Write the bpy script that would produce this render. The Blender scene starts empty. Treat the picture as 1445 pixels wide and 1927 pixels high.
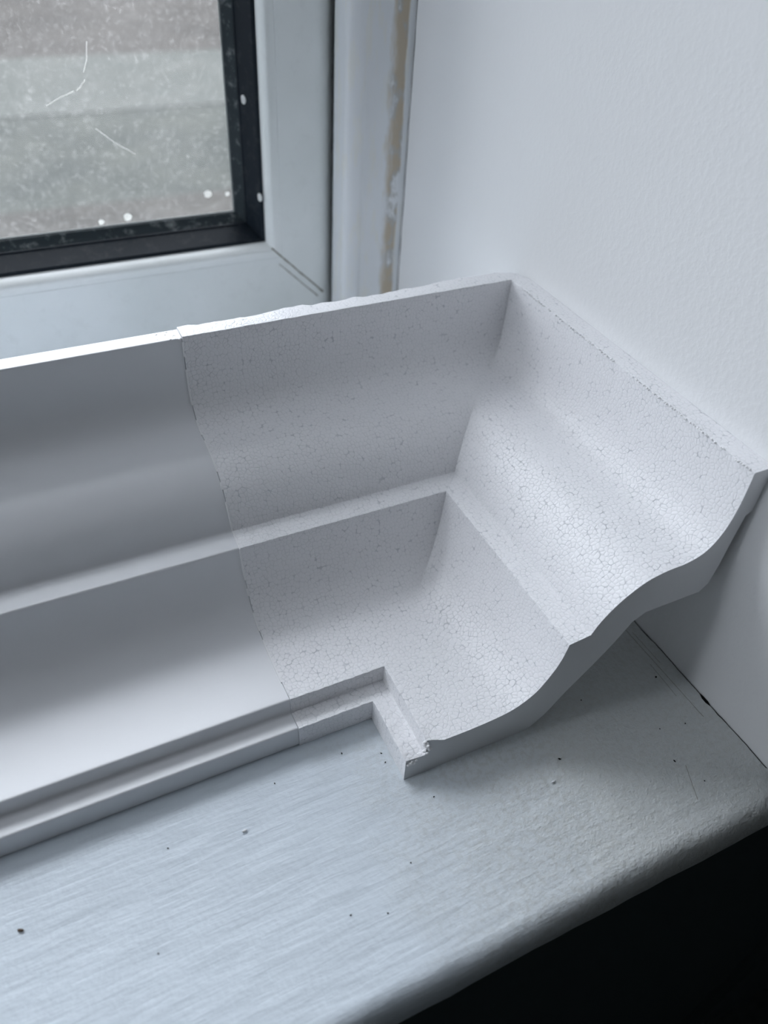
import bpy, bmesh, math, random
from mathutils import Vector, Matrix, noise
random.seed(7)
S = bpy.context.scene
COL = S.collection

# ------------------------------------------------------------------ camera
cd = bpy.data.cameras.new('camera'); cam = bpy.data.objects.new('camera', cd); COL.objects.link(cam)
cd.sensor_fit = 'VERTICAL'; cd.sensor_height = 36.0; cd.lens = 1484.9 / 1927 * 36.0
R = ((0.90105212, -0.43031247, 0.05418721), (-0.25136637, -0.61994723, -0.74329024), (0.35344027, 0.65612241, -0.66677085))
cam.matrix_world = Matrix(((R[0][0], -R[1][0], -R[2][0], -0.23631), (R[0][1], -R[1][1], -R[2][1], -0.13892),
                           (R[0][2], -R[1][2], -R[2][2], 0.29343), (0, 0, 0, 1)))
cd.clip_start = 0.01; cd.clip_end = 200
cd.dof.use_dof = True; cd.dof.focus_distance = 0.335; cd.dof.aperture_fstop = 7.5
S.camera = cam
S.view_settings.view_transform = 'Standard'; S.view_settings.look = 'None'
S.view_settings.gamma = 1.0; S.view_settings.use_curve_mapping = False
S.view_settings.exposure = 0.0

# ------------------------------------------------------------------ overcast sky
W = bpy.data.worlds.new('overcast_sky'); S.world = W; W.use_nodes = True
wn = W.node_tree.nodes; wl = W.node_tree.links; bg = wn['Background']
tc = wn.new('ShaderNodeTexCoord'); sx = wn.new('ShaderNodeSeparateXYZ'); rp = wn.new('ShaderNodeValToRGB')
wl.new(tc.outputs['Generated'], sx.inputs[0]); wl.new(sx.outputs['Z'], rp.inputs[0]); wl.new(rp.outputs[0], bg.inputs[0])
rp.color_ramp.elements[0].position = 0.0; rp.color_ramp.elements[0].color = (0.26, 0.275, 0.30, 1)
rp.color_ramp.elements[1].position = 1.0; rp.color_ramp.elements[1].color = (1.60, 1.625, 1.80, 1)
bg.inputs['Strength'].default_value = 7.9
# sampling portal in the window opening for the sky light
pl = bpy.data.lights.new('window_portal', 'AREA'); pl.shape = 'RECTANGLE'; pl.size = 1.06; pl.size_y = 1.42
po = bpy.data.objects.new('window_portal', pl); COL.objects.link(po)
po.location = (-0.625, 0.372, 0.79); po.rotation_euler = (math.radians(-90), 0, 0)
pl.cycles.is_portal = True
p2 = bpy.data.lights.new('added_window_portal', 'AREA'); p2.shape = 'RECTANGLE'; p2.size = 1.40; p2.size_y = 0.13  # portal of the added, unseen side window
p2o = bpy.data.objects.new('added_window_portal', p2); COL.objects.link(p2o)
p2o.location = (-1.272, 0.169, 0.79); p2o.rotation_euler = (0, math.radians(-90), 0)
p2.cycles.is_portal = True

# ------------------------------------------------------------------ material helpers
def mat(name):
    m = bpy.data.materials.new(name); m.use_nodes = True
    return m, m.node_tree.nodes, m.node_tree.links, m.node_tree.nodes['Principled BSDF']
def plain(name, col, rough=0.6, spec=0.5):
    m, n, l, b = mat(name)
    b.inputs['Base Color'].default_value = (*col, 1); b.inputs['Roughness'].default_value = rough
    b.inputs['Specular IOR Level'].default_value = spec
    return m
def N(n, t, **kw):
    x = n.new(t)
    for k, v in kw.items(): setattr(x, k, v)
    return x
def coords(n, l, scale=(1, 1, 1)):
    t = N(n, 'ShaderNodeTexCoord'); mp = N(n, 'ShaderNodeMapping'); mp.inputs['Scale'].default_value = scale
    l.new(t.outputs['Object'], mp.inputs[0]); return mp.outputs[0]
def noi(n, l, vec, scale, detail=2, rough=0.5):
    x = N(n, 'ShaderNodeTexNoise'); x.inputs['Scale'].default_value = scale
    x.inputs['Detail'].default_value = detail; x.inputs['Roughness'].default_value = rough
    l.new(vec, x.inputs['Vector']); return x.outputs['Fac']
def ramp(n, l, src, p0, p1, c0=(0, 0, 0), c1=(1, 1, 1)):
    r = N(n, 'ShaderNodeValToRGB'); e = r.color_ramp.elements
    e[0].position = p0; e[0].color = (*c0, 1); e[1].position = p1; e[1].color = (*c1, 1)
    l.new(src, r.inputs[0]); return r.outputs[0]
def math_(n, l, op, a, b=None, c=None):
    x = N(n, 'ShaderNodeMath', operation=op)
    for i, v in enumerate((a, b, c)):
        if v is None: continue
        if isinstance(v, (int, float)): x.inputs[i].default_value = v
        else: l.new(v, x.inputs[i])
    return x.outputs[0]
def mix(n, l, f, a, b):
    x = N(n, 'ShaderNodeMix', data_type='RGBA')
    for i, v in ((0, f), (6, a), (7, b)):
        if isinstance(v, (int, float)): x.inputs[i].default_value = v
        elif isinstance(v, tuple): x.inputs[i].default_value = (*v, 1)
        else: l.new(v, x.inputs[i])
    return x.outputs[2]
def bump(n, l, b, h, dist, strength=1.0):
    x = N(n, 'ShaderNodeBump'); x.inputs['Distance'].default_value = dist; x.inputs['Strength'].default_value = strength
    l.new(h, x.inputs['Height']); l.new(x.outputs[0], b.inputs['Normal']); return x

def m_foam(name='expanded_polystyrene'):
    m, n, l, b = mat(name)
    v = coords(n, l)
    uv = N(n, 'ShaderNodeUVMap'); uv.uv_map = 'surface'
    wob = N(n, 'ShaderNodeTexNoise'); wob.inputs['Scale'].default_value = 200; wob.inputs['Detail'].default_value = 1
    l.new(uv.outputs[0], wob.inputs['Vector'])
    wv = N(n, 'ShaderNodeVectorMath', operation='SCALE'); wv.inputs['Scale'].default_value = 0.0016
    l.new(wob.outputs['Color'], wv.inputs[0])
    ad = N(n, 'ShaderNodeVectorMath', operation='ADD'); l.new(uv.outputs[0], ad.inputs[0]); l.new(wv.outputs[0], ad.inputs[1])
    def vor(feat):
        x = N(n, 'ShaderNodeTexVoronoi', feature=feat, voronoi_dimensions='2D'); x.inputs['Scale'].default_value = 520
        x.inputs['Randomness'].default_value = 0.85; l.new(ad.outputs[0], x.inputs['Vector']); return x
    vo = vor('DISTANCE_TO_EDGE'); v1 = vor('F1')
    edge = ramp(n, l, vo.outputs['Distance'], 0.0, 0.10)
    dome = ramp(n, l, vo.outputs['Distance'], 0.0, 0.35)
    pit = ramp(n, l, v1.outputs['Distance'], 0.66, 0.76, (1, 1, 1), (0, 0, 0))
    patch = ramp(n, l, noi(n, l, v, 110, 4, 0.6), 0.40, 0.62)
    pm = math_(n, l, 'MULTIPLY', math_(n, l, 'SUBTRACT', 1.0, pit), patch)
    pit = math_(n, l, 'SUBTRACT', 1.0, pm)
    wk = noi(n, l, v, 420, 2)
    e2 = math_(n, l, 'MULTIPLY_ADD', math_(n, l, 'SUBTRACT', edge, 1.0), math_(n, l, 'MULTIPLY_ADD', ramp(n, l, wk, 0.38, 0.62), 0.8, 0.2), 1.0)
    h = math_(n, l, 'ADD', math_(n, l, 'MULTIPLY', e2, 0.45), math_(n, l, 'MULTIPLY', pit, 0.6))
    h = math_(n, l, 'ADD', h, math_(n, l, 'MULTIPLY', dome, 0.35))
    h = math_(n, l, 'ADD', h, math_(n, l, 'MULTIPLY', noi(n, l, v, 160, 4), 0.9))
    bump(n, l, b, h, 0.00022, 0.75)
    c = mix(n, l, e2, (0.79, 0.805, 0.825), (0.965, 0.963, 0.985))
    c = mix(n, l, pit, (0.72, 0.73, 0.76), c)
    l.new(c, b.inputs['Base Color'])
    b.inputs['Roughness'].default_value = 0.36; b.inputs['Specular IOR Level'].default_value = 0.5
    b.inputs['Subsurface Weight'].default_value = 0.0
    return m
def m_coat():
    m, n, l, b = mat('coated_coving_plaster')
    v = coords(n, l, (0.12, 1, 1))
    h = noi(n, l, v, 500, 3)
    v2 = coords(n, l, (1, 1, 1)); h2 = noi(n, l, v2, 40, 2)
    bump(n, l, b, math_(n, l, 'ADD', h, math_(n, l, 'MULTIPLY', h2, 3)), 0.00006, 0.6)
    b.inputs['Base Color'].default_value = (0.86, 0.87, 0.895, 1)
    b.inputs['Roughness'].default_value = 0.34; b.inputs['Specular IOR Level'].default_value = 0.6
    return m
def m_sill():
    m, n, l, b = mat('brushed_gloss_paint')
    v = coords(n, l, (0.14, 1, 1)); vu = coords(n, l)
    brush = noi(n, l, v, 210, 4, 0.6)
    fine = noi(n, l, vu, 520, 3, 0.6)
    lump = noi(n, l, vu, 60, 3)
    # rough dusty patch towards the side wall
    t = N(n, 'ShaderNodeTexCoord'); sp = N(n, 'ShaderNodeSeparateXYZ'); l.new(t.outputs['Object'], sp.inputs[0])
    gx = N(n, 'ShaderNodeMapRange'); gx.inputs[1].default_value = -0.15; gx.inputs[2].default_value = -0.045
    l.new(math_(n, l, 'ADD', sp.outputs['X'], math_(n, l, 'MULTIPLY', lump, 0.05)), gx.inputs[0])
    h = math_(n, l, 'ADD', math_(n, l, 'MULTIPLY', brush, 1.3), math_(n, l, 'MULTIPLY', lump, 1.95))
    h = math_(n, l, 'ADD', h, math_(n, l, 'MULTIPLY', fine, math_(n, l, 'MULTIPLY_ADD', gx.outputs[0], 1.1, 0.22)))
    bump(n, l, b, h, 0.00045, 0.9)
    pits = ramp(n, l, noi(n, l, vu, 380, 3, 0.7), 0.46, 0.60)
    dirt = math_(n, l, 'MULTIPLY', pits, math_(n, l, 'MULTIPLY_ADD', gx.outputs[0], 0.8, 0.0))
    c = mix(n, l, dirt, (0.72, 0.79, 0.855), (0.44, 0.45, 0.43))
    dust = math_(n, l, 'MULTIPLY', gx.outputs[0], 0.85)
    c = mix(n, l, dust, c, (0.67, 0.69, 0.675))
    l.new(c, b.inputs['Base Color'])
    b.inputs['Roughness'].default_value = 0.42; b.inputs['Specular IOR Level'].default_value = 0.45
    return m
def m_wall():
    m, n, l, b = mat('rolled_white_emulsion')
    v = coords(n, l)
    t = N(n, 'ShaderNodeTexCoord'); sp = N(n, 'ShaderNodeSeparateXYZ'); l.new(t.outputs['Object'], sp.inputs[0])
    g = N(n, 'ShaderNodeMapRange'); g.inputs[1].default_value = 0.25; g.inputs[2].default_value = 0.08
    l.new(sp.outputs['Y'], g.inputs[0])
    st = noi(n, l, v, 330, 3, 0.55); st = ramp(n, l, st, 0.42, 0.62)
    big = noi(n, l, v, 45, 3)
    h = math_(n, l, 'ADD', math_(n, l, 'MULTIPLY', st, math_(n, l, 'MULTIPLY_ADD', g.outputs[0], 0.75, 0.15)), math_(n, l, 'MULTIPLY', big, 0.6))
    bump(n, l, b, h, 0.00010, 0.6)
    b.inputs['Base Color'].default_value = (0.86, 0.865, 0.875, 1)
    b.inputs['Roughness'].default_value = 0.6; b.inputs['Specular IOR Level'].default_value = 0.3
    return m
def m_upvc():
    m, n, l, b = mat('upvc_frame')
    v = coords(n, l); s = noi(n, l, v, 14, 3)
    sm = ramp(n, l, noi(n, l, v, 120, 4, 0.7), 0.56, 0.74)
    c = mix(n, l, ramp(n, l, s, 0.35, 0.65), (0.78, 0.81, 0.80), (0.85, 0.875, 0.87))
    c = mix(n, l, math_(n, l, 'MULTIPLY', sm, 0.10), c, (0.42, 0.43, 0.40))
    l.new(c, b.inputs['Base Color'])
    b.inputs['Roughness'].default_value = 0.35; b.inputs['Specular IOR Level'].default_value = 0.5
    return m
def m_gasket(dusty):
    m, n, l, b = mat('black_gasket_dusty' if dusty else 'black_gasket')
    v = coords(n, l)
    d = ramp(n, l, noi(n, l, v, 170, 5, 0.7), 0.52, 0.72)
    c = mix(n, l, math_(n, l, 'MULTIPLY', d, 0.75 if dusty else 0.06), (0.007, 0.012, 0.018) if not dusty else (0.03, 0.04, 0.045), (0.30, 0.32, 0.32))
    l.new(c, b.inputs['Base Color']); b.inputs['Roughness'].default_value = 0.5
    b.inputs['Specular IOR Level'].default_value = 0.18
    return m
def m_trim():
    m, n, l, b = mat('peeling_trim_paint')
    t = N(n, 'ShaderNodeTexCoord'); sp = N(n, 'ShaderNodeSeparateXYZ'); l.new(t.outputs['Object'], sp.inputs[0])
    v = coords(n, l, (1, 1, 0.22))
    n1 = noi(n, l, v, 150, 4, 0.65); n2 = noi(n, l, coords(n, l, (1, 1, 0.5)), 75, 4, 0.6)
    # bare band next to the wall (x near 0), ragged edge
    f = N(n, 'ShaderNodeMapRange'); f.inputs[1].default_value = -0.0145; f.inputs[2].default_value = -0.0095
    l.new(math_(n, l, 'ADD', sp.outputs['X'], math_(n, l, 'MULTIPLY_ADD', n1, 0.012, -0.006)), f.inputs[0])
    tan = ramp(n, l, n2, 0.45, 0.52)
    bare = mix(n, l, tan, (0.50, 0.50, 0.485), (0.54, 0.46, 0.35))
    f2 = N(n, 'ShaderNodeMapRange'); f2.inputs[1].default_value = -0.0032; f2.inputs[2].default_value = -0.0042
    l.new(math_(n, l, 'ADD', sp.outputs['X'], math_(n, l, 'MULTIPLY_ADD', n1, 0.004, -0.002)), f2.inputs[0])
    band = math_(n, l, 'MULTIPLY', math_(n, l, 'MULTIPLY', f.outputs[0], f2.outputs[0]), ramp(n, l, n2, 0.40, 0.45))
    pale = mix(n, l, math_(n, l, 'MULTIPLY', ramp(n, l, n1, 0.5, 0.6), 0.5), (0.82, 0.84, 0.86), (0.84, 0.83, 0.76))
    c = mix(n, l, band, pale, bare)
    l.new(c, b.inputs['Base Color'])
    bump(n, l, b, math_(n, l, 'ADD', n1, math_(n, l, 'MULTIPLY', band, -1.0)), 0.0004, 0.6)
    b.inputs['Roughness'].default_value = 0.5
    return m
def m_glass():
    m, n, l, b = mat('dirty_glass')
    out = n['Material Output']; n.remove(b)
    v = coords(n, l)
    tr = N(n, 'ShaderNodeBsdfTransparent'); tr.inputs[0].default_value = (0.93, 0.95, 0.94, 1)
    df = N(n, 'ShaderNodeBsdfDiffuse'); df.inputs[0].default_value = (0.8, 0.8, 0.78, 1)
    tl = N(n, 'ShaderNodeBsdfTranslucent'); tl.inputs[0].default_value = (0.8, 0.8, 0.78, 1)
    gl = N(n, 'ShaderNodeBsdfGlossy'); gl.inputs['Roughness'].default_value = 0.03
    a = N(n, 'ShaderNodeMixShader'); a.inputs[0].default_value = 0.75; l.new(df.outputs[0], a.inputs[1]); l.new(tl.outputs[0], a.inputs[2])
    spk = ramp(n, l, noi(n, l, v, 430, 3, 0.65), 0.56, 0.74)
    blot = ramp(n, l, noi(n, l, v, 170, 4, 0.65), 0.5, 0.75)
    haze = noi(n, l, v, 12, 3)
    vo = N(n, 'ShaderNodeTexVoronoi', feature='F1'); vo.inputs['Scale'].default_value = 150; l.new(v, vo.inputs['Vector'])
    drops = ramp(n, l, vo.outputs['Distance'], 0.12, 0.30, (1, 1, 1), (0, 0, 0))
    dm = math_(n, l, 'MULTIPLY', drops, ramp(n, l, noi(n, l, v, 60, 2), 0.5, 0.62))
    f = math_(n, l, 'MULTIPLY_ADD', spk, 0.10, 0.025)
    f = math_(n, l, 'MULTIPLY_ADD', blot, 0.035, f)
    f = math_(n, l, 'MULTIPLY_ADD', haze, 0.05, f)
    f = math_(n, l, 'MULTIPLY_ADD', dm, 0.05, f)
    mx = N(n, 'ShaderNodeMixShader'); l.new(f, mx.inputs[0]); l.new(tr.outputs[0], mx.inputs[1]); l.new(a.outputs[0], mx.inputs[2])
    fr = N(n, 'ShaderNodeFresnel'); fr.inputs[0].default_value = 1.2
    m2 = N(n, 'ShaderNodeMixShader'); l.new(fr.outputs[0], m2.inputs[0]); l.new(mx.outputs[0], m2.inputs[1]); l.new(gl.outputs[0], m2.inputs[2])
    l.new(m2.outputs[0], out.inputs[0])
    return m
def m_ground(name, c0, c1, sc):
    m, n, l, b = mat(name); v = coords(n, l)
    c = mix(n, l, ramp(n, l, noi(n, l, v, sc, 5, 0.65), 0.35, 0.65), c0, c1)
    l.new(c, b.inputs['Base Color']); b.inputs['Roughness'].default_value = 0.85; b.inputs['Specular IOR Level'].default_value = 0.0
    return m

FOAM = m_foam(); FOAMCUT = plain('cut_polystyrene', (0.86, 0.87, 0.89), 0.6, 0.3); COAT = m_coat(); SILL = m_sill(); WALL = m_wall(); UPVC = m_upvc()
BURR_SEAMLIGHT = plain('torn_foam_and_seam_light', (0.98, 0.98, 0.99), 0.5, 0.5); GASK = m_gasket(False); GASKD = m_gasket(True); TRIM = m_trim(); GLASS = m_glass()  # torn foam white, also used for the painted light along the seam
SHADEWALL = plain('painted_shade_wall', (0.055, 0.072, 0.076), 0.7, 0.2)  # white wall in shade: its darkness is put into the base colour
ROOM = plain('dim_room_paint', (0.50, 0.505, 0.50), 0.8, 0.2)
CARPET = m_ground('dark_carpet', (0.06, 0.07, 0.072), (0.09, 0.10, 0.10), 60)
CRACK = plain('crack_dirt', (0.012, 0.012, 0.012), 0.9, 0.1)
GRIME = plain('grime', (0.26, 0.25, 0.21), 0.8, 0.2)
HAIR = plain('seam_grime', (0.38, 0.40, 0.39), 0.7, 0.2)
WHITE = plain('white_paint_drip', (0.62, 0.63, 0.62), 0.5, 0.4)
BROWN = plain('seed_brown', (0.10, 0.065, 0.045), 0.6, 0.3)
FLAKE = plain('paint_flake_white', (0.78, 0.80, 0.82), 0.5, 0.4)
SCR = plain('glass_scratch_white', (0.9, 0.9, 0.88), 0.5, 0.5); SCR.node_tree.nodes['Principled BSDF'].inputs['Transmission Weight'].default_value = 0.9
SCR.node_tree.nodes['Principled BSDF'].inputs['Roughness'].default_value = 0.9

# ------------------------------------------------------------------ mesh helpers
def link(name, bm, m, parent=None, smooth=None):
    bmesh.ops.recalc_face_normals(bm, faces=bm.faces)
    if smooth is not None:
        for f in bm.faces: f.smooth = True
        for e in bm.edges:
            if len(e.link_faces) == 2 and e.calc_face_angle() > math.radians(smooth): e.smooth = False
    me = bpy.data.meshes.new(name); bm.to_mesh(me); bm.free(); me.materials.append(m)
    o = bpy.data.objects.new(name, me); COL.objects.link(o)
    if parent: o.parent = parent
    return o
def struct(o): o['kind'] = 'structure'; return o
def thing(o, label, cat, group=None):
    o['label'] = label; o['category'] = cat
    if group: o['group'] = group
    return o
def box(bm, a, b):
    vs = [bm.verts.new((x, y, z)) for x in (a[0], b[0]) for y in (a[1], b[1]) for z in (a[2], b[2])]
    for q in ((0, 1, 3, 2), (4, 6, 7, 5), (0, 4, 5, 1), (2, 3, 7, 6), (0, 2, 6, 4), (1, 5, 7, 3)): bm.faces.new([vs[i] for i in q])
def round_profile(pts, default_r, rs=None, seg=5):
    """closed polygon with filleted corners"""
    out = []; n = len(pts)
    for i, p in enumerate(pts):
        r = default_r if rs is None or rs.get(i) is None else rs[i]
        a = Vector(pts[i - 1]); p = Vector(p); c = Vector(pts[(i + 1) % n])
        u = (a - p); w = (c - p); lu, lw = u.length, w.length; u.normalize(); w.normalize()
        ang = u.angle(w)
        if r <= 0 or ang > math.radians(165): out.append(tuple(p)); continue
        t = min(r / math.tan(ang / 2), lu * 0.45, lw * 0.45)
        p0, p1 = p + u * t, p + w * t
        for k in range(seg + 1):
            s = k / seg; out.append(tuple((1 - s) ** 2 * p0 + 2 * s * (1 - s) * p + s * s * p1))
    return out
def catmull(pts, sub):
    out = []
    for i in range(len(pts) - 1):
        p0 = pts[max(i - 1, 0)]; p1 = pts[i]; p2 = pts[i + 1]; p3 = pts[min(i + 2, len(pts) - 1)]
        for k in range(sub):
            t = k / sub
            out.append(tuple(0.5 * ((2 * b) + (-a + c) * t + (2 * a - 5 * b + 4 * c - d) * t * t + (-a + 3 * b - 3 * c + d) * t ** 3)
                             for a, b, c, d in zip(p0, p1, p2, p3)))
    out.append(tuple(pts[-1])); return out
def sweep_rings(rings, caps=True):
    bm = bmesh.new(); vr = [[bm.verts.new(p) for p in r] for r in rings]
    n = len(rings[0])
    for a, b in zip(vr, vr[1:]):
        for i in range(n):
            j = (i + 1) % n; bm.faces.new((a[i], a[j], b[j], b[i]))
    if caps: bm.faces.new(vr[0][::-1]); bm.faces.new(vr[-1])
    return bm

# ------------------------------------------------------------------ coving profile (d = distance out from the wall, z = height)
Y0 = 0.1749; XJ = -0.1763
seg_a = [(.0100, .1195), (.0097, .111), (.0099, .103), (.0107, .096), (.0122, .0905), (.0148, .0855), (.0190, .0815), (.0260, .0793),
         (.0345, .0789), (.0430, .0772), (.0500, .0735), (.0565, .0680), (.0620, .0608), (.0650, .0543)]
seg_b = [(.0750, .0530), (.0765, .0445), (.0796, .0363), (.0855, .0270), (.0945, .0211), (.1060, .0192), (.1190, .0189), (.1335, .0195)]
def profile(rc, off=0.0):
    P = [(0.0, .120)] + [(.0100, .120)]
    a = catmull(seg_a, 4)[1:]; b = catmull(seg_b, 4)
    P += a + b + [(.1342, .0112), (.1428, .0118), (.1433, .0006), (.1433, 0.0), (.0875, 0.0)]
    P += catmull([(.0830, .0005), (.076, .007), (.068, .0185), (.058, .031), (.050, .042), (.0438, .0525)], 3)
    P += [(.0379, .056), (.0098, .0562), (.0065, .0600), (.0050, .0700), (.0040, .0880), (.0032, .0968), (0.0006, .0985)]
    if off: pass
    return round_profile(P, rc)

# ---- corner piece: one solid swept round the mitre
def corner_piece():
    P = profile(0.00035); rings = []
    ch = 0.013
    xs = []; x = XJ + 0.00015
    L = 0.1763
    n1 = 70; n2 = 90
    base = [(d, z) for d, z in P]
    for k in range(n1):
        t = k / n1; r = []
        for d, z in base:
            xe = -d - (ch if d < 0.002 else 0)
            r.append((x + (xe - x) * t, Y0 - d, z))
        rings.append(r)
    rings.append([(-d - (ch if d < 0.002 else 0), Y0 - d, z) for d, z in base])
    # middle of chamfer
    rings.append([(-d - (ch * 0.27 if d < 0.002 else 0), Y0 - d - (ch * 0.27 if d < 0.002 else 0), z) for d, z in base])
    T = [k / n2 for k in range(n2 - 3)] + [1 - 4 / n2 * (1 - q / 12) for q in range(1, 13)]
    for k in range(len(T)):
        t = T[k]; r = []
        for d, z in base:
            ys = Y0 - d - (ch if d < 0.002 else 0)
            r.append((-d, ys * (1 - t), z))
        rings.append(r)
    # irregular crumbled foam edges
    def jit(p, d, z):
        v = Vector(p); q = v * 90
        w = Vector((0, 0, 0))
        if z > 0.1185 and d < 0.002:          # outer back lip
            long_run = p[1] > Y0 - 0.02
            amp = 0.0016 if long_run and p[0] < -0.03 else 0.0004
            nn = noise.noise(v * 55) + 0.5 * noise.noise(v * 190)
            if long_run: w.y += amp * (nn - 0.5); w.z += amp * 0.35 * (nn - 0.3)
            else: w.x -= 0.0004 * abs(nn)
        elif z > 0.119:
            w.z += 0.0002 * noise.noise(v * 240)
        elif abs(d - .1342) < .0012 or abs(d - .143) < .0008 or abs(d - .075) < .0007:
            w += Vector((noise.noise(q * 5), noise.noise(q * 5 + Vector((9, 0, 0))), noise.noise(q * 5 + Vector((0, 9, 0))))) * 0.00022
            if z < .0008: w.z = 0
        # bowing of the whole surface by a hair
        return tuple(v + w)
    rings = [[jit(p, d, z) for p, (d, z) in zip(r, base)] for r in rings]
    # broken tip at the cut end of the side run
    def tip(p, d, z):
        x, y, zz = p
        if d > 0.1275 and y < 0.009 and z > 0.0045:
            near = (1 - y / 0.009) * min(1, (d - 0.1275) / 0.004)
            k = max(0.0, near * (0.55 + 0.9 * noise.noise(Vector((x * 520, 0, zz * 520)))))
            y += 0.0042 * k * min(1, z / .014); zz -= 0.0016 * k
        return (x, y, zz)
    rings = [[tip(p, d, z) for p, (d, z) in zip(r, base)] for r in rings]
    bm = sweep_rings(rings)
    uvl = bm.loops.layers.uv.new('surface')
    arc = [0.0]
    for a, b in zip(P, P[1:] + P[:1]): arc.append(arc[-1] + math.dist(a, b))
    nP = len(P); bm.faces.ensure_lookup_table(); bm.faces.index_update()
    us = [XJ + (0 - XJ) * k / n1 for k in range(n1 + 1)]
    for f in bm.faces:
        if len(f.verts) > 4: f.material_index = 1; continue
        k, i = divmod(f.index, nP)
        long_run = k < n1
        for lp, (kk, ii) in zip(f.loops, ((k, i), (k, i + 1), (k + 1, i + 1), (k + 1, i))):
            co = lp.vert.co
            lp[uvl].uv = (co.x if long_run else co.y + 1.0, arc[ii])
    bmesh.ops.remove_doubles(bm, verts=bm.verts, dist=0.00001)
    return bm
corner = link('coving_corner', corner_piece(), FOAM, None, 38); corner.data.materials.append(FOAMCUT)
thing(corner, 'bare white polystyrene internal corner piece of coving, resting on the windowsill against the wall', 'coving corner')
# torn beads at the broken tip and along the back lip
bm = bmesh.new()
def bead(bm, c, r):
    m = Matrix.Translation(c) @ Matrix.Rotation(random.random() * 3, 4, 'X') @ Matrix.Diagonal((1, random.uniform(.75, 1), random.uniform(.7, .95), 1))
    bmesh.ops.create_icosphere(bm, subdivisions=2, radius=r, matrix=m)
for k in range(34):
    t = random.random()
    if t < .35: c = (-.1342 + random.uniform(-.0006, .0022), random.uniform(.0005, .0030), random.uniform(.0120, .0180))
    elif t < .7: c = (-.1410 + random.uniform(-.001, .004), random.uniform(.0008, .0038), random.uniform(.0085, .0106))
    else: c = (-.1424 + random.uniform(0, .001), random.uniform(.0010, .0030), random.uniform(.0035, .009))
    bead(bm, c, random.uniform(.0005, .0010))
tb = link('torn_beads', bm, BURR_SEAMLIGHT, corner, 60)

bm = bmesh.new()
for k in range(240):
    y = .158 * random.random()
    if noise.noise(Vector((y * 60, 0, 3))) < -.22 or random.random() > .35 + .65 * (1 - abs(y - .06) / .1): continue
    bead(bm, (-.0104 + random.uniform(-.0002, .0004), y, .12005 + random.uniform(-.0002, .0001)), random.uniform(.0003, .0006))
o = link('edge_burr', bm, BURR_SEAMLIGHT, corner, 60); o['label'] = 'bright torn burr along the lip edge'
Pf = catmull(seg_a, 10)[3:] + catmull(seg_b, 10)[1:]  # white ribbon on the seam imitates light leaking between the two pieces
bm = bmesh.new(); run = []; acc = 0
def flush(run):
    if len(run) < 4: return
    rings = []
    for i, (d, z) in enumerate(run):
        a = run[max(i - 1, 0)]; b = run[min(i + 1, len(run) - 1)]; t = Vector((b[0] - a[0], b[1] - a[1])).normalized(); nn = Vector((-t.y, t.x))
        if nn.y < 0 and abs(t.x) > .5: nn = -nn
        if nn.x < 0 and abs(t.x) <= .5: nn = -nn
        w = .00016 + .00012 * noise.noise(Vector((d * 900, z * 900, 1)))
        rings.append([(XJ - .00034, Y0 - d + .0012 * nn.x, z - .0012 * nn.y), (XJ - .00034, Y0 - d - w * nn.x, z + w * nn.y), (XJ + .0003, Y0 - d - w * .8 * nn.x, z + w * .8 * nn.y), (XJ + .0004, Y0 - d + .0002 * nn.x, z - .0002 * nn.y)])
    b2 = sweep_rings(rings); me = bpy.data.meshes.new('t'); b2.to_mesh(me); b2.free(); bm.from_mesh(me); bpy.data.meshes.remove(me)
for p, q in zip(Pf, Pf[1:]):
    acc += math.dist(p, q)
    if noise.noise(Vector((acc * 130, 4, 0))) > -.12: run.append(p)
    else: flush(run); run = []
flush(run)
o = link('seam_light', bm, BURR_SEAMLIGHT, corner); o['label'] = 'thin white ragged line along the cut seam, standing in for light through the gap'
# ---- coated straight length, slightly lower than the foam corner
length = bpy.data.objects.new('coving_length', None); COL.objects.link(length)
XL = -1.10
length.location = (XJ, Y0 - .07, 0); length.empty_display_size = .05
thing(length, 'smooth coated white coving length butted against the left end of the polystyrene corner', 'coving')
def length_rings(P, x0, x1, n, fn=None):
    return [[((x0 + (x1 - x0) * k / n), Y0 - d, z) for d, z in P] for k in range(n + 1)]
Pc = profile(0.00035)
# coating skin: follows the face from the back lip round to the bottom front edge
def face_only(rc):
    P = [(0.0002, .1197), (.0100, .1197)] + catmull(seg_a, 4)[1:] + catmull(seg_b, 4) + [(.1342, .0114), (.1428, .0119), (.1433, .0004)]
    P = [(0.0002, .117)] + P
    n = len(P); out = [P[0]]
    cr = {1: .0012, 2: .0012}
    for i in range(1, n - 1):
        a, p, c = (Vector(P[i - 1]), Vector(P[i]), Vector(P[i + 1]))
        u = a - p; w = c - p; lu, lw = u.length, w.length; u.normalize(); w.normalize(); ang = u.angle(w)
        if ang > math.radians(164): out.append(tuple(p)); continue
        t = min(rc / math.tan(ang / 2), lu * .8 if lu < .004 else lu * .45, lw * .8 if lw < .004 else lw * .45)
        p0, p1 = p + u * t, p + w * t
        for k in range(7):
            s = k / 6; out.append(tuple((1 - s) ** 2 * p0 + 2 * s * (1 - s) * p + s * s * p1))
    out.append(P[-1]); return out
F = face_only(.0016)
def inset(F, h):
    out = []
    for i, p in enumerate(F):
        a = Vector(F[max(i - 1, 0)]); b = Vector(F[min(i + 1, len(F) - 1)]); t = (b - a).normalized()
        nn = Vector((-t.y, t.x))
        out.append((p[0] - nn.x * h, p[1] - nn.y * h))
    return out
F = inset(F, 0.0005)
inner = inset(F, 0.0006)
skin = F + inner[::-1]
o = link('coating', sweep_rings(length_rings(skin, XL, XJ - 0.00004, 60)), COAT, length, 38)
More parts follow.
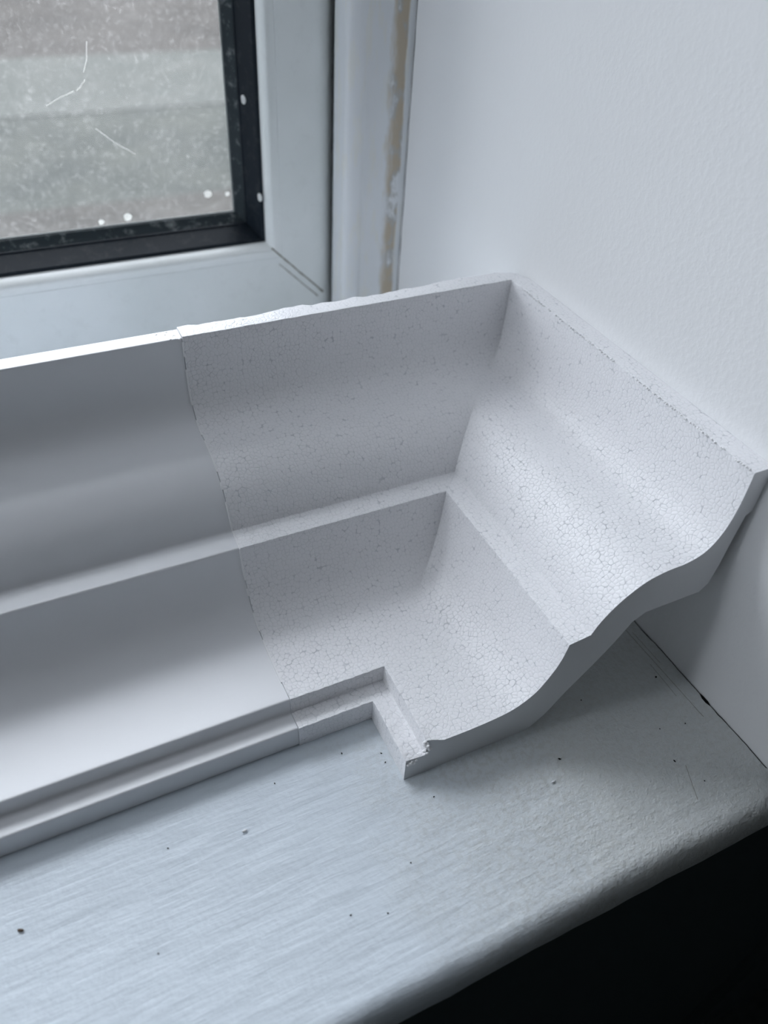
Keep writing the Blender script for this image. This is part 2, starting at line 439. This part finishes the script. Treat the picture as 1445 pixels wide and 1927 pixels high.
o.matrix_parent_inverse = Matrix.Translation((-XJ, -(Y0 - .07), 0))
o['label'] = 'smooth satin white coating over the face'
core = inset(F, 0.00065)
core += [(.1425, 0.0), (.0875, 0.0), (.0830, .0005), (.076, .007), (.068, .0185), (.058, .031), (.050, .042), (.0438, .0525), (.0379, .056),
         (.0098, .0562), (.0065, .0600), (.0050, .0700), (.0040, .0880), (.0032, .0968), (0.0012, .0985)]
o = link('foam_core', sweep_rings(length_rings(core, XL, XJ - 0.00006, 60)), FOAM, length, 38)
o.matrix_parent_inverse = Matrix.Translation((-XJ, -(Y0 - .07), 0))
# torn foam crumbs where the coating is chipped at the lip end
bm = bmesh.new()
for k in range(45):
    u = random.random() ** 1.5
    bead(bm, (XJ - .0010 - u * .013, Y0 - random.uniform(.0015, .0098) * (1 - .5 * u) - .0015 * u, .1187 + random.uniform(0, .0002)), random.uniform(.0004, .0007))
o = link('chipped_edge', bm, BURR_SEAMLIGHT, length, 60); o.matrix_parent_inverse = Matrix.Translation((-XJ, -(Y0 - .07), 0))
o['label'] = 'rough torn foam where the coating chipped off the lip'

# ------------------------------------------------------------------ windowsill
XR0 = -1.245     # left reveal
def sill_profile():
    y0 = 0.330
    P = [(y0, 0.0), (-0.0640, 0.0), (-0.0662, -.0003), (-.0682, -.0012), (-.0700, -.0028), (-.0714, -.0052), (-.0723, -.0085), (-.0727, -.0125),
         (-.0724, -.0165), (-.0714, -.0203), (-.0694, -.0236), (-.0665, -.0255), (-0.058, -0.0262), (y0, -0.0262)]
    return P
SP = sill_profile(); rings = []
for k in range(141):
    x = XR0 - 0.0 + (0.0 - XR0) * k / 140
    r = []
    for y, z in SP:
        dy = 0.0009 * noise.noise(Vector((x * 18, 0, z * 40))) + 0.0005 * noise.noise(Vector((x * 60, 3, z * 60))) if y < -0.05 else 0
        r.append((x, y + dy, z))
    rings.append(r)
sill = struct(link('trim_1', sweep_rings(rings), SILL, None, 50))
# nosing return that carries on past the wall corner
bm = sweep_rings([[(x, min(y, -0.0585), z) for y, z in SP[1:-1]] for x in (0.0, 0.05)])
struct(link('trim_2', bm, SILL, None, 50))

def ribbon(pts, w, nrm, wfn=None):
    """thin closed crack/line: a shallow prism following pts, lying on a surface with normal nrm"""
    nrm = Vector(nrm); rings = []
    for i, p in enumerate(pts):
        a = Vector(pts[max(i - 1, 0)]); b = Vector(pts[min(i + 1, len(pts) - 1)]); t = (b - a).normalized(); s = t.cross(nrm).normalized()
        ww = w * (wfn(i) if wfn else 1) / 2; p = Vector(p)
        rings.append([tuple(p - s * ww - nrm * .0002), tuple(p + s * ww - nrm * .0002), tuple(p + s * ww * .8 + nrm * .00012), tuple(p - s * ww * .8 + nrm * .00012)])
    return sweep_rings(rings)
# fine scratches in the paint beside the wall joint
for x0, y0, x1, y1, w in ((-.0082, .0275, -.0076, -.0265, .00022), (-.0107, .0060, -.0114, -.0130, .00016), (-.0060, .0250, -.0058, .0050, .00016), (-.0316, -.0418, -.0378, -.0560, .0002)):
    pp = [(x0 + (x1 - x0) * t / 30 + .00015 * noise.noise(Vector((t * .9, x0 * 99, 0))), y0 + (y1 - y0) * t / 30, -.00006) for t in range(31)]
    link('scratch', ribbon(pp, w, (0, 0, 1)), GRIME, sill)
# dark crack where sill meets the side wall
pts = []; ws = []
n = 150
for i in range(n):
    y = -0.057 + (0.36 * i / n)
    pts.append((-0.0005 + 0.0006 * noise.noise(Vector((y * 60, 1, 0))) + .0003 * noise.noise(Vector((y * 300, 5, 0))), y, 0.0001))
    ws.append(0.5 + 1.2 * max(0, noise.noise(Vector((y * 120, 9, 0)))) + (3.5 if -0.0215 < y < -0.0178 else 0))
link('crack', ribbon(pts, 0.00045, (0, 0, 1), lambda i: ws[i]), CRACK, sill)
# ------------------------------------------------------------------ walls
# right reveal (the textured white wall)
def wall(name, a, b, m):
    bm = bmesh.new(); box(bm, a, b); return struct(link(name, bm, m))
wall('wall_right', (0, -0.058, -0.0265), (0.30, 0.385, 1.56), WALL)
wall('wall_under_sill', (-1.245, -0.046, -0.9), (0.30, 0.385, -0.0265), SHADEWALL)
wall('wall_above_window', (-1.245, -0.058, 1.56), (0.30, 0.385, 1.95), WALL)
wall('wall_back', (0.30, -0.058, -0.9), (2.2, 0.385, 1.95), SHADEWALL)
wall('wall_left', (-1.345, -3.4, -0.9), (-1.245, 0.02, 1.95), ROOM)
wall('wall_left_lower', (-1.345, 0.02, -0.9), (-1.245, 0.385, -0.0265), ROOM)
wall('wall_left_upper', (-1.345, 0.02, 1.56), (-1.245, 0.385, 1.95), ROOM)
wall('wall_far_right', (2.2, -3.4, -0.9), (2.3, 0.385, 1.95), ROOM)
wall('wall_front', (-1.345, -3.5, -0.9), (2.3, -3.4, 1.95), ROOM)
wall('floor', (-1.345, -3.5, -1.0), (2.3, 0.385, -0.9), CARPET)
wall('ceiling', (-1.345, -3.5, 1.95), (2.3, 0.385, 2.05), ROOM)

# ------------------------------------------------------------------ window
win = bpy.data.objects.new('window_1', None); COL.objects.link(win); win['kind'] = 'structure'
win.location = (0, 0, 0)
X0, X1, Z0, Z1 = XR0, 0.0, 0.0, 1.56     # frame outer rectangle
def frame_loop(sec, x0, x1, z0, z1):
    """mitred rectangular frame; sec = list of (u inwards from the outer edge, y)"""
    rings = []
    for cx, cz, sx, sz in ((x1, z0, -1, 1), (x1, z1, -1, -1), (x0, z1, 1, -1), (x0, z0, 1, 1)):
        rings.append([(cx + sx * u, y, cz + sz * (u if u > .06 else u * .5)) for u, y in sec])
    bm = bmesh.new(); vr = [[bm.verts.new(p) for p in r] for r in rings]; n = len(sec)
    for k in range(4):
        a, b = vr[k], vr[(k + 1) % 4]
        for i in range(n):
            j = (i + 1) % n; bm.faces.new((a[i], a[j], b[j], b[i]))
    return bm
ZB = -0.0012
fs = [(0.0005, 0.3455), (0.0290, 0.3455), (0.0325, 0.3385), (0.0360, 0.3332), (0.0395, 0.3292), (0.0430, 0.3262), (0.0465, 0.3241), (0.0500, 0.3228), (0.0535, 0.3222), (0.0570, 0.3220), (0.0754, 0.322), (0.0757, 0.3223), (0.0760, 0.322), (0.0775, 0.3223), (.0792, .3232), (.0806, .3248), (.0817, .3270), (.0825, .3298), (.0829, .3330), (.0831, 0.372), (0.0005, 0.372)]
link('frame', frame_loop(fs, X0, X1, ZB, Z1), UPVC, win, 40)
gs = [(0.0826, 0.3320), (.0834, .3318), (.0848, .3324), (.0888, .3420), (.0900, .3448), (.0908, .3452), (.0910, .3475), (.0828, .3475)]
gk = link('gasket', frame_loop(gs, X0, X1, ZB, Z1), GASK, win, 30)
gs2 = [(.0906, .3462), (.0940, .3500), (.0956, .3510), (.0960, .3530), (.0828, .3530), (.0828, .3462)]
link('inner_gasket', frame_loop(gs2, X0, X1, ZB, Z1), GASKD, win, 30)
bm = bmesh.new(); box(bm, (X0 + .085, .3530, ZB + .085), (X1 - .085, .3570, Z1 - .085))
pane = link('glass_pane', bm, GLASS, win)
# white edge line of the sealed unit, just inside the gasket
es = [(.0950, .3524), (.0966, .3524), (.0966, .35295), (.0950, .35295)]
link('sealant_line', frame_loop(es, X0, X1, ZB, Z1), HAIR, win)
# added window, unseen off to the left, to bring in sideways sky light
win2 = bpy.data.objects.new('added_side_window', None); COL.objects.link(win2); win2['kind'] = 'structure'
win2.location = (-0.905, 0, 0); win2.rotation_euler = (0, 0, math.radians(90))
link('frame', frame_loop(fs, 0.02, 0.318, ZB, Z1), UPVC, win2, 40)
link('gasket', frame_loop(gs, 0.02, 0.318, ZB, Z1), GASK, win2, 30)
bm = bmesh.new(); box(bm, (0.02 + .085, .3530, ZB + .085), (0.318 - .085, .3570, Z1 - .085)); link('glass_pane', bm, GLASS, win2)
# paint spots on the black gasket
def disc(bm, c, nrm, r, ax=1.25, h=.0003):
    q = Vector(nrm).to_track_quat('Z', 'Y').to_matrix().to_4x4()
    m = Matrix.Translation(c) @ q @ Matrix.Diagonal((1, ax, 1, 1))
    vs = []
    for zz, rr in ((-h, r), (h * .6, r), (h, r * .7)):
        ring = [bm.verts.new(m @ Vector((rr * (1 + .08 * math.sin(3 * a + 1)) * math.cos(a), rr * (1 + .08 * math.cos(2 * a)) * math.sin(a), zz))) for a in [2 * math.pi * k / 20 for k in range(20)]]
        vs.append(ring)
    for a, b in zip(vs, vs[1:]):
        for i in range(20): bm.faces.new((a[i], a[(i + 1) % 20], b[(i + 1) % 20], b[i]))
    bm.faces.new(vs[0][::-1]); bm.faces.new(vs[-1])
gn = Vector((-.95, -.32, 0)).normalized()
for (u, y, z) in ((.0888, .3415, .1625), (.0851, .3315, .1098)):
    bm = bmesh.new(); disc(bm, (-u - .0001, y, z), gn, .0021); link('paint_spot', bm, WHITE, win)
# spots and scratches on the pane
for (x, z, r) in ((-.1118, .1072, .0024), (-.0995, .1060, .0015), (-.1622, .0988, .0024), (-.1780, .0975, .0017)):
    bm = bmesh.new(); disc(bm, (x, .3529, z + .0), (0, -1, 0), r, 1.0, .00008); link('glass_spot', bm, SCR, pane)

# hairline scratches in the pane
for q in [[(-0.1685, 0.3529, 0.1925), (-0.1701, 0.3529, 0.1841), (-0.1733, 0.3529, 0.1772)], [(-0.1948, 0.3529, 0.1631), (-0.1875, 0.3529, 0.1666), (-0.1786, 0.3529, 0.1697)], [(-0.1717, 0.3529, 0.1499), (-0.1629, 0.3529, 0.1418), (-0.1507, 0.3529, 0.1335)], [(-0.1727, 0.3529, 0.1746), (-0.1762, 0.3529, 0.1709), (-0.1785, 0.3529, 0.1692)]]:
    pp = []
    for a, b in zip(q, q[1:]):
        for t in range(8): pp.append((a[0] + (b[0] - a[0]) * t / 8, a[1], a[2] + (b[2] - a[2]) * t / 8 + .0001 * random.uniform(-1, 1)))
    link('scratch', ribbon(pp, .00035, (0, -1, 0)), SCR, pane)

# dirty weld lines on the mitre
def weld(off, w, m, u0, u1, ph):
    pts = []; ws = []
    for i in range(40):
        u = u0 + (u1 - u0) * i / 39; j = .0005 * noise.noise(Vector((u * 150, ph, 0)))
        pts.append((-u - off + j, .3219, u + ZB - off * .6)); ws.append(.6 + .9 * abs(noise.noise(Vector((u * 200, ph + 4, 0)))))
    link('weld_line', ribbon(pts, w, (0, -1, 0), lambda i: ws[i]), m, win)
weld(0.0, .0013, GRIME, .047, .0822, 1); weld(.0040, .0008, GRIME, .047, .0735, 2)

# vertical trim between frame and wall with peeling paint
tp = [(-.0400, .3235), (-.0403, .3085), (-.0398, .3058), (-.0385, .3043), (-.0360, .3037), (-.0315, .3036), (-.0295, .3040), (-.0285, .3049), (-.0270, .3053), (-.0150, .3054), (-.0130, .3050), (-.0002, .3052), (-.0002, .3235)]
rings = []
for k in range(260):
    z = 0.0 + 1.56 * k / 259
    r = []
    for x, y in tp:
        dy = 0.0004 * noise.noise(Vector((x * 300, 0, z * 90))) if -.016 < x < -.001 and y < .31 else 0
        r.append((x, y + dy, z))
    rings.append(r)
tr = struct(link('trim_3', sweep_rings(rings), TRIM, None, 50))
pts = []; ws = []
for i in range(260):
    z = .002 + 1.22 * i / 260
    pts.append((-.0002, .3038 + .0006 * noise.noise(Vector((z * 50, 2, 0))) + .0003 * noise.noise(Vector((z * 260, 5, 0))), z))
    ws.append(.35 + 1.2 * max(0, noise.noise(Vector((z * 70, 8, 1))) + .15))
link('crack', ribbon(pts, .0006, (-1, 0, 0), lambda i: ws[i]), CRACK, tr)

# ------------------------------------------------------------------ specks on the sill
def speck(name, loc, size, m, label, cat, group=None, rz=0.0, flat=.35, curl=False):
    bm = bmesh.new()
    bmesh.ops.create_icosphere(bm, subdivisions=2, radius=.5)
    for v in bm.verts:
        q = 1 + .35 * noise.noise(v.co * 3 + Vector(loc) * 900)
        v.co *= q
        v.co.x *= size[0]; v.co.y *= size[1]; v.co.z *= size[0] * flat
        if curl: v.co.z += (v.co.x / size[0]) ** 2 * size[0] * .5
    mz = min(v.co.z for v in bm.verts)
    for v in bm.verts: v.co.z -= mz
    o = link(name, bm, m, None, 60); o.location = loc; o.rotation_euler = (0, 0, rz)
    return thing(o, label, cat, group)
# where each crumb lies on the sill (metres)
hitp = [(-0.2086, 0.0055, 0.0001), (-0.0877, -0.0255, 0.0001), (-0.2888, 0.0028, 0.0001), (-0.0133, -0.001, 0.0001), (-0.0348, -0.0385, 0.0001), (-0.0794, -0.0179, 0.0001), (-0.184, -0.039, 0.0001)]
dust = [
    ((-0.1617, 0.0211, 0.0001), 'dark dust speck on the sill inside the notch of the corner piece'),
    ((-0.1467, 0.0146, 0.0001), "dust speck on the sill right beside the cut end's inner edge, the upper of two"),
    ((-0.1469, 0.0101, 0.0001), "dust speck on the sill right beside the cut end's inner edge, the lower of two"),
    ((-0.1357, -0.0114, 0.0001), 'dark dust speck on the sill just in front of the broken tip'),
    ((-0.1915, 0.0195, 0.0001), 'round dust speck on the sill in front of the coated length near the joint'),
    ((-0.2364, 0.0108, 0.0001), 'dust speck on the sill between the coated length and the brown seed'),
    ((-0.2483, -0.0235, 0.0001), 'dust speck low on the sill, right of the brown seed'),
    ((-0.1717, -0.0438, 0.0001), "dust speck on the smooth sill just above the sill's dark front edge"),
    ((-0.0178, -0.0259, 0.0001), 'dust speck on the shaded sill next to the scratched lines by the wall crack'),
    ((-0.0301, -0.0235, 0.0001), 'dust speck on the dirty rough sill between wall crack and cut end'),
    ((-0.0532, 0.0026, 0.0001), 'dust speck on the shaded sill just clear of the curved underside of the corner piece'),
    ((-0.1561, -0.0311, 0.0001), 'dust speck in the middle of the bare sill below the broken tip'),
    ((-0.0294, -0.0507, 0.0001), 'dust speck on the rough sill near its right front corner'),
]
DARKS = CRACK
speck('paint_flake', hitp[0], (.0022, .0012), FLAKE, 'small curled white paint flake on the sill below the joint of the two covings', 'paint flake', None, .1, .4, True)
speck('paint_flake', hitp[1], (.0021, .0010), FLAKE, 'small white paint flake on the sill just in front of the corner piece\'s cut end', 'paint flake', None, .1, .4, True)
speck('seed', hitp[2], (.0024, .0010), BROWN, 'tiny brown seed lying on the bare sill at the lower left', 'seed', None, -.5, .35)
speck('crumb', hitp[3], (.0010, .0009), DARKS, 'black round crumb on the sill close to the cracked wall joint', 'crumb', None, 0, .6)
speck('crumb', hitp[4], (.0006, .0013), DARKS, 'dark upright crumb on the rough patch of sill near its front edge', 'crumb', None, .1, .6)
speck('crumb', hitp[5], (.0013, .0007), DARKS, 'dark sliver of dirt on the sill just above the white flake near the cut end', 'crumb', None, -.6, .5)
speck('crumb', hitp[6], (.0008, .0005), DARKS, 'tiny dark dash of dirt on the smooth front part of the sill', 'crumb', None, .1, .5)
for p, lab in dust:
    speck('dust_speck', p, (random.uniform(.0005, .0008), .0005), DARKS, lab, 'dust', 'dust specks on the windowsill', random.random() * 3, .5)

# ------------------------------------------------------------------ outside
A1 = m_ground('asphalt', (0.0182, 0.0205, 0.0189), (0.0278, 0.0298, 0.0264), 1.2)
A2 = m_ground('pavement_slabs', (0.0326, 0.0353, 0.0326), (0.0413, 0.0428, 0.0396), 2)
A3 = m_ground('far_paving', (0.0192, 0.0177, 0.0163), (0.0288, 0.0265, 0.0242), 0.9)
A4 = m_ground('near_paving', (0.0173, 0.0163, 0.0150), (0.0278, 0.0260, 0.0233), 1.0)
for nm, y0, y1, m, z in (('ground', -12, 7.3, A4, -2.5), ('road', 7.3, 10.0, A1, -2.50), ('pavement', 10.0, 12.6, A2, -2.485), ('far_ground', 12.6, 60, A3, -2.5)):
    bm = bmesh.new(); box(bm, (-40, y0, z - .3), (40, y1, z)); struct(link(nm, bm, m))
BR = m_ground('dark_brick', (0.09, 0.06, 0.05), (0.14, 0.10, 0.08), 6)
for nm, a, b in (('wall_outside_right', (2.3, .36, -2.5), (9, .5, 6)), ('wall_outside_above', (-1.345, .385, 2.05), (2.3, .5, 6)), ('wall_outside_below', (-1.345, .385, -2.5), (2.3, .5, -1.0)), ('wall_outside_side', (-1.345, -9, 2.05), (-1.245, .385, 6))):
    bm = bmesh.new(); box(bm, a, b); struct(link(nm, bm, BR))
